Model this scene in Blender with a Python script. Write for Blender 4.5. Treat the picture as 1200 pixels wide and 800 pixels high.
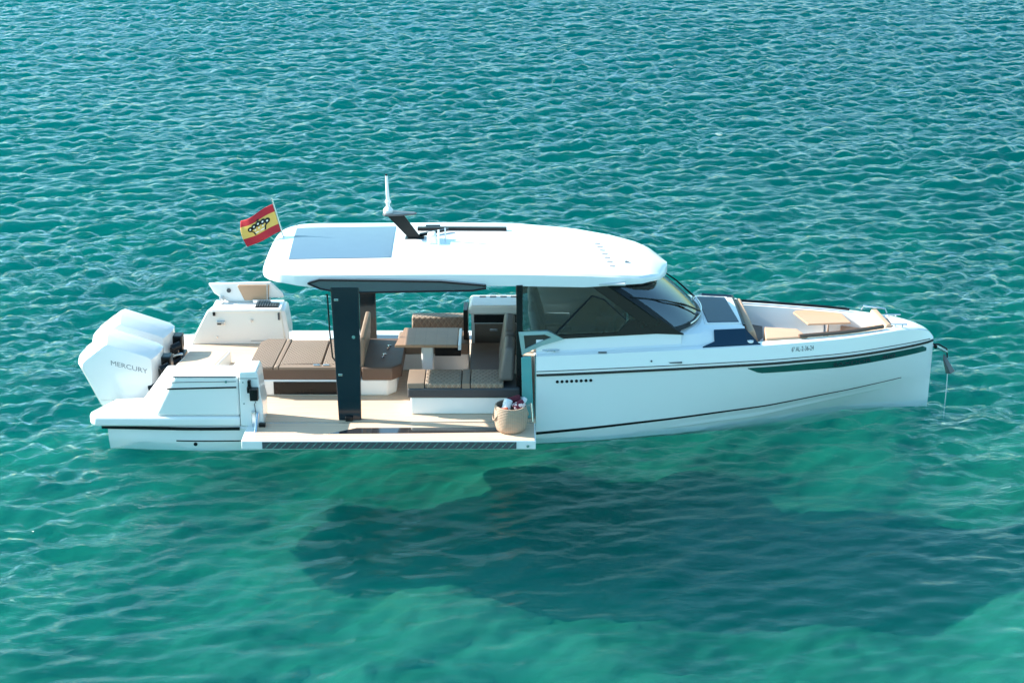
import bpy, bmesh, math, random
import numpy as np
from mathutils import Vector, Matrix

for _o in list(bpy.data.objects):
    bpy.data.objects.remove(_o, do_unlink=True)
S = bpy.context.scene
COL = S.collection
R = math.radians

# ------------------------------------------------------------------ camera
cam_d = bpy.data.cameras.new('camera'); cam = bpy.data.objects.new('camera', cam_d); COL.objects.link(cam)
cam.location = (0.0, -23.94, 9.69)
cam.rotation_euler = (R(70.0), 0, 0)
cam_d.sensor_width = 36; cam_d.lens = 60.0
cam_d.clip_start = 0.1; cam_d.clip_end = 9000
S.camera = cam

# ------------------------------------------------------------------ sky, sun, exposure
SUN_EL = 31.5          # elevation
SUN_AZ = 13.0          # degrees off the boat's long axis, light travels to +x and a little to -y
W = bpy.data.worlds.new('World'); S.world = W; W.use_nodes = True
nt = W.node_tree; nt.nodes.clear()
sky = nt.nodes.new('ShaderNodeTexSky'); sky.sky_type = 'NISHITA'; sky.sun_disc = False
sky.sun_elevation = R(SUN_EL)
# sun stands toward (-cos az, +sin az): rotation measured clockwise from +y
sky.sun_rotation = math.atan2(-math.cos(R(SUN_AZ)), math.sin(R(SUN_AZ)))
sky.air_density = 1.35; sky.dust_density = 1.0; sky.ozone_density = 1.0
bg = nt.nodes.new('ShaderNodeBackground'); bg.inputs['Strength'].default_value = 0.115
out = nt.nodes.new('ShaderNodeOutputWorld')
tint = nt.nodes.new('ShaderNodeMix'); tint.data_type = 'RGBA'; tint.blend_type = 'MULTIPLY'; tint.inputs[0].default_value = 1.0
tint.inputs[7].default_value = (0.62, 0.99, 1.07, 1)      # the photograph's cool white balance
nt.links.new(sky.outputs[0], tint.inputs[6]); nt.links.new(tint.outputs[2], bg.inputs[0]); nt.links.new(bg.outputs[0], out.inputs[0])
sun_d = bpy.data.lights.new('sun', 'SUN'); sun = bpy.data.objects.new('sun', sun_d); COL.objects.link(sun)
sun_d.energy = 4.6; sun_d.angle = R(0.5); sun_d.color = (1.0, 0.93, 0.83)
_d = Vector((math.cos(R(SUN_EL))*math.cos(R(SUN_AZ)), -math.cos(R(SUN_EL))*math.sin(R(SUN_AZ)), -math.sin(R(SUN_EL))))
sun.rotation_euler = _d.to_track_quat('-Z', 'Y').to_euler()
sun.location = (-20, 4, 12)
S.view_settings.view_transform = 'Standard'; S.view_settings.look = 'None'
S.view_settings.gamma = 1; S.view_settings.use_curve_mapping = False
S.view_settings.exposure = 1.48
try:
    S.cycles.volume_bounces = 2
    S.cycles.transparent_max_bounces = 16
except Exception: pass

# ------------------------------------------------------------------ materials
def mat(name, col, rough=0.5, metal=0.0, coat=0.0, spec=0.5, bump=None, noise=0.0, nscale=8.0):
    m = bpy.data.materials.new(name); m.use_nodes = True
    n = m.node_tree.nodes; l = m.node_tree.links
    b = n['Principled BSDF']
    b.inputs['Base Color'].default_value = (*col, 1); b.inputs['Roughness'].default_value = rough
    b.inputs['Metallic'].default_value = metal; b.inputs['Coat Weight'].default_value = coat
    b.inputs['Specular IOR Level'].default_value = spec
    tc = n.new('ShaderNodeTexCoord')
    if noise > 0:
        nz = n.new('ShaderNodeTexNoise'); nz.inputs['Scale'].default_value = nscale; nz.inputs['Detail'].default_value = 6
        l.new(tc.outputs['Object'], nz.inputs['Vector'])
        cr = n.new('ShaderNodeMix'); cr.data_type = 'RGBA'; cr.blend_type = 'MIX'
        cr.inputs[6].default_value = (*[c*(1-noise) for c in col], 1)
        cr.inputs[7].default_value = (*[min(1, c*(1+noise)) for c in col], 1)
        l.new(nz.outputs['Fac'], cr.inputs[0]); l.new(cr.outputs[2], b.inputs['Base Color'])
        mr = n.new('ShaderNodeMapRange'); mr.inputs[3].default_value = max(0, rough-0.07); mr.inputs[4].default_value = rough+0.1
        l.new(nz.outputs['Fac'], mr.inputs[0]); l.new(mr.outputs[0], b.inputs['Roughness'])
    if bump:
        nb = n.new('ShaderNodeTexNoise'); nb.inputs['Scale'].default_value = bump[0]; nb.inputs['Detail'].default_value = 4
        l.new(tc.outputs['Object'], nb.inputs['Vector'])
        bp = n.new('ShaderNodeBump'); bp.inputs['Strength'].default_value = bump[1]; bp.inputs['Distance'].default_value = bump[2]
        l.new(nb.outputs['Fac'], bp.inputs['Height']); l.new(bp.outputs[0], b.inputs['Normal'])
    return m

def water_mat():
    m = bpy.data.materials.new('sea_water'); m.use_nodes = True
    n = m.node_tree.nodes; l = m.node_tree.links; n.clear()
    o = n.new('ShaderNodeOutputMaterial')
    tc = n.new('ShaderNodeTexCoord')
    mp = n.new('ShaderNodeMapping'); mp.inputs['Scale'].default_value = (0.75, 1.5, 1); mp.inputs['Rotation'].default_value = (0, 0, R(14))
    l.new(tc.outputs['Object'], mp.inputs['Vector'])
    n1 = n.new('ShaderNodeTexNoise'); n1.inputs['Scale'].default_value = 4.2; n1.inputs['Detail'].default_value = 5; n1.inputs['Roughness'].default_value = 0.55; n1.inputs['Distortion'].default_value = 0.6
    l.new(mp.outputs[0], n1.inputs['Vector'])
    # patches of calmer and rougher ripples
    n2 = n.new('ShaderNodeTexNoise'); n2.inputs['Scale'].default_value = 0.12; n2.inputs['Detail'].default_value = 2
    l.new(tc.outputs['Object'], n2.inputs['Vector'])
    mr = n.new('ShaderNodeMapRange'); mr.inputs[1].default_value = 0.35; mr.inputs[2].default_value = 0.65; mr.inputs[3].default_value = 0.45; mr.inputs[4].default_value = 1.0
    l.new(n2.outputs['Fac'], mr.inputs[0])
    bp = n.new('ShaderNodeBump'); bp.inputs['Distance'].default_value = 0.09
    ra = n.new('ShaderNodeAttribute'); ra.attribute_name = 'ripple'; rm = n.new('ShaderNodeMath'); rm.operation = 'MULTIPLY'
    l.new(mr.outputs[0], rm.inputs[0]); l.new(ra.outputs['Fac'], rm.inputs[1]); l.new(rm.outputs[0], bp.inputs['Strength']); l.new(n1.outputs['Fac'], bp.inputs['Height'])
    # Schlick reflectance, the same from above and from below
    lw = n.new('ShaderNodeLayerWeight'); l.new(bp.outputs[0], lw.inputs['Normal'])
    pw = n.new('ShaderNodeMath'); pw.operation = 'POWER'; pw.inputs[1].default_value = 5.2; l.new(lw.outputs['Facing'], pw.inputs[0])
    fr = n.new('ShaderNodeMath'); fr.operation = 'MULTIPLY_ADD'; fr.inputs[1].default_value = 0.99; fr.inputs[2].default_value = 0.002; l.new(pw.outputs[0], fr.inputs[0])
    gl = n.new('ShaderNodeBsdfGlossy'); gl.inputs['Roughness'].default_value = 0.06; gl.inputs['Color'].default_value = (1, 1, 1, 1)
    l.new(bp.outputs[0], gl.inputs['Normal'])
    tr = n.new('ShaderNodeBsdfTransparent'); tr.inputs['Color'].default_value = (1, 1, 1, 1)
    # light scattered back by the murk just under the surface
    df = n.new('ShaderNodeBsdfDiffuse'); df.inputs['Color'].default_value = WATER['scat']
    l.new(bp.outputs[0], df.inputs['Normal'])
    body = n.new('ShaderNodeMixShader'); body.inputs[0].default_value = WATER['murk']
    l.new(tr.outputs[0], body.inputs[1]); l.new(df.outputs[0], body.inputs[2])
    mx = n.new('ShaderNodeMixShader')
    l.new(fr.outputs[0], mx.inputs[0]); l.new(body.outputs[0], mx.inputs[1]); l.new(gl.outputs[0], mx.inputs[2])
    l.new(mx.outputs[0], o.inputs['Surface'])
    va = n.new('ShaderNodeVolumeAbsorption'); va.inputs['Color'].default_value = WATER['abs']; va.inputs['Density'].default_value = WATER['dens']
    if WATER['sdens'] > 0:
        vs = n.new('ShaderNodeVolumeScatter'); vs.inputs['Color'].default_value = WATER['vscat']; vs.inputs['Density'].default_value = WATER['sdens']; vs.inputs['Anisotropy'].default_value = WATER['g']
        ad = n.new('ShaderNodeAddShader'); l.new(va.outputs[0], ad.inputs[0]); l.new(vs.outputs[0], ad.inputs[1]); l.new(ad.outputs[0], o.inputs['Volume'])
    else:
        l.new(va.outputs[0], o.inputs['Volume'])
    return m
WATER = dict(scat=(0.0, 0.07, 0.09, 1), murk=0.008, abs=(0.0, 0.675, 0.652, 1), dens=0.52, vscat=(0.0, 0.78, 0.94, 1), sdens=0.125, g=0.79)

def seabed_mat():
    m = bpy.data.materials.new('sandy_seabed'); m.use_nodes = True
    n = m.node_tree.nodes; l = m.node_tree.links
    b = n['Principled BSDF']; b.inputs['Roughness'].default_value = 0.95; b.inputs['Specular IOR Level'].default_value = 0.0
    tc = n.new('ShaderNodeTexCoord')
    nz = n.new('ShaderNodeTexNoise'); nz.inputs['Scale'].default_value = 0.32; nz.inputs['Detail'].default_value = 7; nz.inputs['Roughness'].default_value = 0.62; nz.inputs['Distortion'].default_value = 0.5
    l.new(tc.outputs['Object'], nz.inputs['Vector'])
    cr = n.new('ShaderNodeValToRGB')
    cr.color_ramp.elements[0].position = 0.36; cr.color_ramp.elements[0].color = (0.24, 0.26, 0.20, 1)
    cr.color_ramp.elements[1].position = 0.66; cr.color_ramp.elements[1].color = (0.44, 0.44, 0.36, 1)
    l.new(nz.outputs['Fac'], cr.inputs[0]); l.new(cr.outputs[0], b.inputs['Base Color'])
    return m

# ------------------------------------------------------------------ object helpers
def link(name, me, parent=None):
    o = bpy.data.objects.new(name, me); COL.objects.link(o)
    if parent is not None: o.parent = parent
    return o

# ------------------------------------------------------------------ the sea
def wave_field(N=1024, L=64.0, seed=4):
    rs = np.random.RandomState(seed)
    k = np.fft.fftfreq(N, d=L/N)*2*np.pi
    KX, KY = np.meshgrid(k, k, indexing='ij'); K = np.hypot(KX, KY); K[0, 0] = 1e-6
    th = np.arctan2(KY, KX)
    wd = R(-74)                                            # waves run toward the camera, a little to the right
    spread = np.abs(np.cos((th-wd)))**6*0.94+0.06
    kp = 2*np.pi/1.05
    P = K**-2.95*np.exp(-1.0*(kp/K)**2)*spread*np.exp(-(K*0.030)**2)
    # a weak long swell
    P += 1.6*P[np.abs(K-2*np.pi/1.0) < .3].mean()*np.exp(-((K-2*np.pi/2.4)/1.1)**2)*spread
    P[0, 0] = 0
    H = np.sqrt(P)*(rs.normal(size=K.shape)+1j*rs.normal(size=K.shape))
    h = np.real(np.fft.ifft2(H))
    h /= h.std()
    # horizontal chop for sharper crests
    Hh = np.fft.fft2(h)
    dx = np.real(np.fft.ifft2(-1j*KX/K*Hh)); dy = np.real(np.fft.ifft2(-1j*KY/K*Hh))
    return h, dx, dy, N, L
AMP = 0.046
def axis(lo, hi, step, far, n):
    a = np.arange(lo, hi+1e-6, step)
    g = np.geomspace(step, far-abs(hi), n)
    g2 = np.geomspace(step, far-abs(lo), n)
    return np.concatenate([(lo-g2)[::-1], a, hi+g])
def grid_mesh(name, X, Y, Z):
    nx, ny = X.shape
    me = bpy.data.meshes.new(name)
    co = np.stack([X, Y, Z], -1).reshape(-1, 3).astype(np.float32)
    i = np.arange(nx*ny).reshape(nx, ny)
    q = np.stack([i[:-1, :-1], i[1:, :-1], i[1:, 1:], i[:-1, 1:]], -1).reshape(-1, 4)
    me.vertices.add(len(co)); me.vertices.foreach_set('co', co.ravel())
    me.loops.add(q.size); me.loops.foreach_set('vertex_index', q.ravel().astype(np.int32))
    me.polygons.add(len(q)); me.polygons.foreach_set('loop_start', (np.arange(len(q))*4).astype(np.int32))
    me.polygons.foreach_set('use_smooth', np.ones(len(q), bool))
    me.update(calc_edges=True); me.validate()
    return me
def build_sea():
    h, dx, dy, N, L = wave_field()
    xs = axis(-24, 24, 0.06, 3500, 70); ys = axis(-16, 44, 0.055, 3500, 70)
    X, Y = np.meshgrid(xs, ys, indexing='ij')
    def samp_at(f, X, Y):
        u = (X/L*N) % N; v = (Y/L*N) % N
        i0 = np.floor(u).astype(int) % N; j0 = np.floor(v).astype(int) % N; a = u-np.floor(u); b = v-np.floor(v)
        i1 = (i0+1) % N; j1 = (j0+1) % N
        return f[i0, j0]*(1-a)*(1-b)+f[i1, j0]*a*(1-b)+f[i0, j1]*(1-a)*b+f[i1, j1]*a*b
    samp = lambda f: samp_at(f, X, Y)
    fade = np.clip(1-(np.maximum(np.abs(X)-24, 0)+np.maximum(-16-Y, 0)+np.maximum(Y-44, 0))/260, 0.0, 1)
    gust = 1+0.22*np.sin(X*0.17+Y*0.09+1+1.5*np.sin(Y*.11))*np.sin(Y*0.21-X*0.07)+0.18*np.sin(X*.43+Y*.31+2*np.sin(X*.13))*np.sin(Y*.37-X*.19+1.4)
    # the hull shelters the water on its near side
    lee = 1-0.72*np.exp(-((X-0.8)/6.2)**6-((Y+7.5)/6.2)**6)
    near = 1-0.58*np.clip((-3-Y)/6, 0, 1)
    A = AMP*fade*gust*lee*near
    Z = A*samp(h); ch = 0.5
    me = grid_mesh('water', X+ch*A*samp(dx), Y+ch*A*samp(dy), Z)
    at = me.attributes.new('ripple', 'FLOAT', 'POINT'); at.data.foreach_set('value', (lee*near*np.clip(gust, .5, 1.4)).ravel().astype(np.float32))
    o = link('water', me); me.materials.append(water_mat()); o['kind'] = 'structure'
    # seabed
    xs = axis(-16, 20, 0.09, 3500, 90); ys = axis(-14, 14, 0.09, 3500, 90)
    X, Y = np.meshgrid(xs, ys, indexing='ij')
    Z = -SEA_D-0.025*np.clip(Y-1, 0, 100)+0.024*samp_at(h, X*2.1, Y*2.1)*np.exp(-(np.hypot(X, Y)/25)**2)+0.03*samp_at(h, X*.8+9, Y*.8)+0.20*np.sin(X*0.7+1.3*np.sin(Y*0.5))*np.sin(Y*0.8+0.6)+0.15*np.sin(X*1.9+Y)*np.sin(Y*1.7-X*0.4)
    me = grid_mesh('seabed', X, Y, Z); o = link('seabed', me); me.materials.append(seabed_mat()); o['kind'] = 'structure'
SEA_D = 2.0
build_sea()

# ------------------------------------------------------------------ boat materials
def glass_mat(name, tint, ior=1.5, refl=(1, 1, 1), rough=0.015):
    m = bpy.data.materials.new(name); m.use_nodes = True
    n = m.node_tree.nodes; l = m.node_tree.links; n.clear()
    o = n.new('ShaderNodeOutputMaterial'); fr = n.new('ShaderNodeFresnel'); fr.inputs[0].default_value = ior
    tr = n.new('ShaderNodeBsdfTransparent'); tr.inputs[0].default_value = (*tint, 1)
    gl = n.new('ShaderNodeBsdfGlossy'); gl.inputs['Roughness'].default_value = rough; gl.inputs['Color'].default_value = (*refl, 1)
    mx = n.new('ShaderNodeMixShader'); l.new(fr.outputs[0], mx.inputs[0]); l.new(tr.outputs[0], mx.inputs[1]); l.new(gl.outputs[0], mx.inputs[2])
    l.new(mx.outputs[0], o.inputs['Surface']); return m

def pattern_mat(name, col, line, kind, period, width, rough=0.6, depth=0.01, var=0.08):
    """kind 'diamond': quilting seams both ways in x/y; 'plank': seams along x; 'rib': seams across x"""
    m = mat(name, col, rough)
    n = m.node_tree.nodes; l = m.node_tree.links; b = n['Principled BSDF']
    tc = n.new('ShaderNodeTexCoord'); sp = n.new('ShaderNodeSeparateXYZ'); l.new(tc.outputs['Object'], sp.inputs[0])
    def M(op, a, bb=None, c=None):
        q = n.new('ShaderNodeMath'); q.operation = op
        for i, v in enumerate((a, bb, c)):
            if v is None: continue
            if isinstance(v, (int, float)): q.inputs[i].default_value = v
            else: l.new(v, q.inputs[i])
        return q.outputs[0]
    def seam(v):                                     # 0 on a seam, rising to 1 between seams
        fr = M('FRACT', M('DIVIDE', v, period)); t = M('ABSOLUTE', M('SUBTRACT', fr, 0.5))
        return M('SUBTRACT', 1.0, M('MULTIPLY', t, 2.0))
    x, y, z = sp.outputs[0], sp.outputs[1], sp.outputs[2]
    if kind == 'diamond':
        y2 = M('ADD', y, z)
        s = M('MINIMUM', seam(M('ADD', M('MULTIPLY', x, 1.0), M('MULTIPLY', y2, 0.62))), seam(M('SUBTRACT', M('MULTIPLY', x, 1.0), M('MULTIPLY', y2, 0.62))))
    elif kind == 'plank': s = seam(y)
    else: s = seam(x)
    mr = n.new('ShaderNodeMapRange'); mr.inputs[1].default_value = width; mr.inputs[2].default_value = width*2.2; l.new(s, mr.inputs[0])
    nz = n.new('ShaderNodeTexNoise'); nz.inputs['Scale'].default_value = 3.5; nz.inputs['Detail'].default_value = 8
    mp = n.new('ShaderNodeMapping'); mp.inputs['Scale'].default_value = (0.5, 6, 3) if kind == 'plank' else (1, 1, 1)
    l.new(tc.outputs['Object'], mp.inputs[0]); l.new(mp.outputs[0], nz.inputs['Vector'])
    c1 = n.new('ShaderNodeMix'); c1.data_type = 'RGBA'
    c1.inputs[6].default_value = (*[c*(1-var*2) for c in col], 1); c1.inputs[7].default_value = (*[min(1, c*(1+var*2)) for c in col], 1)
    l.new(nz.outputs['Fac'], c1.inputs[0])
    c2 = n.new('ShaderNodeMix'); c2.data_type = 'RGBA'; c2.inputs[6].default_value = (*line, 1)
    l.new(mr.outputs[0], c2.inputs[0]); l.new(c1.outputs[2], c2.inputs[7]); l.new(c2.outputs[2], b.inputs['Base Color'])
    bp = n.new('ShaderNodeBump'); bp.inputs['Distance'].default_value = depth; bp.inputs['Strength'].default_value = 0.6
    hh = n.new('ShaderNodeMapRange'); hh.inputs[2].default_value = 0.6; l.new(s, hh.inputs[0])
    l.new(hh.outputs[0], bp.inputs['Height']); l.new(bp.outputs[0], b.inputs['Normal'])
    return m

gel = mat('white_gelcoat', (0.80, 0.80, 0.79), 0.22, coat=0.4, noise=0.015, nscale=1.5)
hullw = mat('hull_gelcoat', (0.76, 0.78, 0.78), 0.16, coat=0.5, noise=0.02, nscale=1.2)
cream = mat('cream_gelcoat', (0.80, 0.77, 0.71), 0.4, noise=0.03, nscale=2)
matte_w = mat('soft_white', (0.78, 0.78, 0.76), 0.5, noise=0.03, nscale=4)
black = mat('black_trim', (0.006, 0.007, 0.008), 0.28, spec=0.3, noise=0.2, nscale=6)
gloss_navy = mat('gloss_navy_paint', (0.003, 0.014, 0.022), 0.12, coat=0.15, spec=0.35, noise=0.1, nscale=3)
dark_grey = mat('dark_grey_paint', (0.07, 0.08, 0.09), 0.30, noise=0.1, nscale=5)
fair_m = mat('grey_fairing', (0.10, 0.115, 0.13), 0.18, coat=0.6, noise=0.05, nscale=3)
navy_glass = mat('dark_blue_glass', (0.015, 0.040, 0.070), 0.22, spec=0.15)
solar_m = mat('solar_cells', (0.10, 0.17, 0.235), 0.35, coat=0.1, noise=0.03, nscale=3)
steel = mat('stainless_steel', (0.62, 0.63, 0.64), 0.22, metal=1.0, noise=0.05)
teak = pattern_mat('bleached_teak', (0.68, 0.49, 0.35), (0.38, 0.26, 0.18), 'plank', 0.065, 0.05, 0.6, 0.002)
tan = pattern_mat('tan_quilted_leather', (0.235, 0.17, 0.125), (0.17, 0.12, 0.088), 'diamond', 0.055, 0.12, 0.55, 0.012, 0.05)
tanq = pattern_mat('tan_diamond_leather', (0.23, 0.165, 0.12), (0.36, 0.28, 0.21), 'diamond', 0.085, 0.05, 0.55, 0.012, 0.05)
tanp = mat('plain_tan_leather', (0.23, 0.165, 0.12), 0.55, noise=0.08, nscale=5, bump=(30, 0.15, 0.005))
brown = mat('brown_leather', (0.12, 0.072, 0.05), 0.5, noise=0.1, nscale=6, bump=(30, 0.15, 0.005))
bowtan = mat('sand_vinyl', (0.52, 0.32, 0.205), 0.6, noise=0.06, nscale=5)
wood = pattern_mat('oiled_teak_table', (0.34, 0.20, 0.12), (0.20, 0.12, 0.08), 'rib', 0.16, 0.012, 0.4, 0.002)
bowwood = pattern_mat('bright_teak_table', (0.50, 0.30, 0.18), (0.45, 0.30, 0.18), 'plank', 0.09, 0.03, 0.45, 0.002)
hull_win2 = mat('smoked_deck_glass', (0.03, 0.03, 0.032), 0.10, coat=0.5)
win_dark = mat('hull_window_glass', (0.006, 0.075, 0.065), 0.08, coat=0.5)
glass = glass_mat('tinted_side_glass', (0.38, 0.50, 0.54), 1.42)
wglass = glass_mat('windscreen_glass', (0.66, 0.78, 0.80), 2.3)
teal_panel = mat('tinted_acrylic_edge', (0.10, 0.34, 0.34), 0.08, coat=1.0)
navy_text = mat('black_lettering', (0.02, 0.03, 0.04), 0.4)
grey_text = mat('grey_lettering', (0.20, 0.22, 0.23), 0.4)

# ------------------------------------------------------------------ mesh helpers
class MB:
    def __init__(self): self.bm = bmesh.new()
    def poly(self, pts, faces):
        v = [self.bm.verts.new(p) for p in pts]
        for f in faces:
            try: self.bm.faces.new([v[i] for i in f])
            except ValueError: pass
        return self
    def box(self, x0, x1, y0, y1, z0, z1):
        return self.hexa([(x0, y0, z0), (x1, y0, z0), (x1, y1, z0), (x0, y1, z0)], [(x0, y0, z1), (x1, y0, z1), (x1, y1, z1), (x0, y1, z1)])
    def hexa(self, a, b):
        n = len(a); f = [tuple(range(n))[::-1], tuple(range(n, 2*n))]
        f += [(i, (i+1) % n, n+(i+1) % n, n+i) for i in range(n)]
        return self.poly(list(a)+list(b), f)
    def xz(self, prof, y0, y1): return self.hexa([(x, y0, z) for x, z in prof], [(x, y1, z) for x, z in prof])
    def xy(self, prof, z0, z1): return self.hexa([(x, y, z0) for x, y in prof], [(x, y, z1) for x, y in prof])
    def loft(self, rings, close=True, caps=True):
        rs = [[self.bm.verts.new(p) for p in r] for r in rings]; n = len(rings[0])
        for a, b in zip(rs[:-1], rs[1:]):
            for i in range(n if close else n-1):
                j = (i+1) % n
                try: self.bm.faces.new((a[i], a[j], b[j], b[i]))
                except ValueError: pass
        if caps and close:
            self.bm.faces.new(rs[0][::-1]); self.bm.faces.new(rs[-1])
        return self
    def tube(self, pts, r, n=10):
        pts = [Vector(p) for p in pts]; rr = r if isinstance(r, (list, tuple)) else [r]*len(pts); rings = []
        for i, p in enumerate(pts):
            t = (pts[min(i+1, len(pts)-1)]-pts[max(i-1, 0)]).normalized()
            u = t.cross(Vector((0, 0, 1)) if abs(t.z) < 0.9 else Vector((1, 0, 0))).normalized(); v = t.cross(u)
            rings.append([p+(u*math.cos(2*math.pi*k/n)+v*math.sin(2*math.pi*k/n))*rr[i] for k in range(n)])
        return self.loft(rings)
    def lathe(self, prof, c, n=32):
        rings = [[(c[0]+r*math.cos(2*math.pi*k/n), c[1]+r*math.sin(2*math.pi*k/n), c[2]+z) for k in range(n)] for r, z in prof]
        return self.loft(rings)
    def build(self, name, m, parent=None, bevel=0.0, smooth=True, angle=35, sub=0, merge=True):
        if merge: bmesh.ops.remove_doubles(self.bm, verts=self.bm.verts, dist=1e-5)
        bmesh.ops.recalc_face_normals(self.bm, faces=self.bm.faces)
        me = bpy.data.meshes.new(name); self.bm.to_mesh(me); self.bm.free()
        for q in (m if isinstance(m, (list, tuple)) else [m]): me.materials.append(q)
        if smooth:
            me.polygons.foreach_set('use_smooth', [True]*len(me.polygons)); me.set_sharp_from_angle(angle=R(angle))
        o = link(name, me, parent)
        if bevel > 0:
            b = o.modifiers.new('bevel', 'BEVEL'); b.width = bevel; b.segments = 3; b.limit_method = 'ANGLE'; b.angle_limit = R(35)
        if sub:
            s = o.modifiers.new('sub', 'SUBSURF'); s.levels = sub; s.render_levels = sub
        return o
def text(name, s, m, parent, mapf, size=1.0, sx=1.0, depth=0.0, bold=0.0):
    """lettering as real mesh; mapf turns (u, v) on the baseline plane into a point"""
    c = bpy.data.curves.new(name, 'FONT'); c.body = s; c.size = size; c.resolution_u = 3; c.offset = bold
    t = bpy.data.objects.new(name, c); COL.objects.link(t)
    bpy.context.view_layer.update()
    me = bpy.data.meshes.new_from_object(t.evaluated_get(bpy.context.evaluated_depsgraph_get()))
    bpy.data.objects.remove(t, do_unlink=True)
    bm = bmesh.new(); bm.from_mesh(me)
    bmesh.ops.triangulate(bm, faces=bm.faces)
    for v in bm.verts: v.co = Vector(mapf(v.co.x*sx, v.co.y))
    bm.to_mesh(me); bm.free(); me.materials.clear(); me.materials.append(m); me.name = name
    return link(name, me, parent)

# ------------------------------------------------------------------ hull shape
HX = [-6, -4.5, -3.5, .34, 1.2, 2.4, 3.7, 4.85, 5.55, 5.95, 6.2, 6.28]
RB = [1.70, 1.72, 1.70, 1.50, 1.40, 1.24, 1.04, .76, .47, .27, .11, .03]
WB = [1.62, 1.74, 1.72, 1.49, 1.38, 1.13, .74, .30, .10, .03, .012, .006]
def smooth_interp(x, X, Y):
    # average of the piecewise line over a short window keeps the sheer and waterline fair
    h = 0.28*min(1.0, max(0.0, (6.28-x)/0.6))
    return float(np.mean(np.interp(np.clip(x+np.linspace(-h, h, 9), -6, 6.28), X, Y)))
def stripe_z(x): return float(np.interp(x, [-6, .3, 1.22, 2.47, 3.74, 5.05, 5.88], [.10, .12, .17, .23, .29, .41, .50]))
def ys(x, z):
    r = smooth_interp(x, HX, RB); w = smooth_interp(x, HX, WB); t = min(max(z, 0), 1.0)
    y = w+(r-w)*(1-(1-t)**1.4)
    if z > 1: y -= (z-1)*.25
    s = stripe_z(x)
    if z < s: y -= (s-z)*0.22*min(1, y*3)
    return max(y, 0.004)
def cab(x, z):
    c = float(np.interp(x, [.3, 2.45], [1.31, .98])); return c-.16*(z-1.5)

boat = bpy.data.objects.new('motor_boat', None); COL.objects.link(boat); boat.location = (0, 0, 0)
boat['label'] = 'white open motor boat with twin white outboards and folded-down side decks floating on green water'
boat['category'] = 'motor boat'
boat.empty_display_size = 0.5

LV = [-.05, .02, .06, .10, .14, .18, .22, .26, .3, .34, .4, .46, .52, .6, .7, .8, .9, 1.0, 1.06, 1.13, 1.2, 1.27]
def ztip(z, x):
    # the sheer drops a little over the last half metre of the bow
    return z-(z-1.04)*.62*max(0.0, (x-5.62)/.66)**2-(z-1.04)*.30*max(0.0, (x-6.12)/.16)**2 if z > 1.04 else z
def keel(x): return -0.45*min(1, max(0, (6.1-x)/2.2))-0.02
def under(x):
    w = ys(x, -.05); k = keel(x); return [(0, k), (w*.45, k*.62), (w*.9, min(-0.05, k*.25)-0.012)]
def ring(x, half):
    n = [(x, -y, z) for y, z in half]; f = [(x, y, z) for y, z in half[1:-1]][::-1]
    return n+f
mb = MB()
# low after body: cockpit sole height
rings = []
for x in np.concatenate([np.linspace(-5.72, .335, 34)]):
    lv = [z for z in LV if z <= .30]
    half = under(x)+[(ys(x, z), z) for z in lv]+[(ys(x, .32)-.02, .325), (0, .325)]
    rings.append(ring(x, half))
mb.loft(rings)
# forward body: topsides, side decks, cabin coaming, coach roof, bow well, foredeck
def deck(x):
    g = ys(x, 1.27)
    if x < 2.42: c = cab(x, 1.3); return [(g-.03, 1.285), (c+.03, 1.285), (c, 1.31), (cab(x, 1.48), 1.475), (cab(x, 1.48)-.05, 1.475), (cab(x, 1.48)-.07, .36), (0, .36)]
    if x < 3.37:
        t = (x-2.42)/.95; c = cab(2.42, 1.3)-.10*t
        return [(g-.03, 1.285), (c+.02, 1.285), (c, 1.31), (c-.07-.1*t, 1.42), (c-.2-.1*t, 1.455), (c-.4-.1*t, 1.465), (0, 1.475)]
    if x < 5.62: w = max(g-.17, .06); return [(g-.03, 1.285), (w+.03, 1.285), (w, 1.27), (w-.02, 1.0), (w-.03, .80), (w-.06, .75), (0, .75)]
    return [(max(g-.03, .003), 1.285), (g*.8, 1.29), (g*.65, 1.292), (g*.5, 1.294), (g*.35, 1.296), (g*.2, 1.298), (0, 1.30)]
xs = sorted(set([round(float(v), 4) for v in np.concatenate([np.linspace(.34, 6.0, 50), np.linspace(6.0, 6.28, 10)])]+[2.415, 2.425, 3.365, 3.375, 5.615, 5.625]))
rings = []
for x in xs:
    half = under(x)+[(ys(x, z), ztip(z, x)) for z in LV]+[(y, ztip(z, x)) for y, z in deck(x)]
    rings.append(ring(x, half))
mb.loft(rings)
hull = mb.build('hull', hullw, boat, angle=32)

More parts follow.
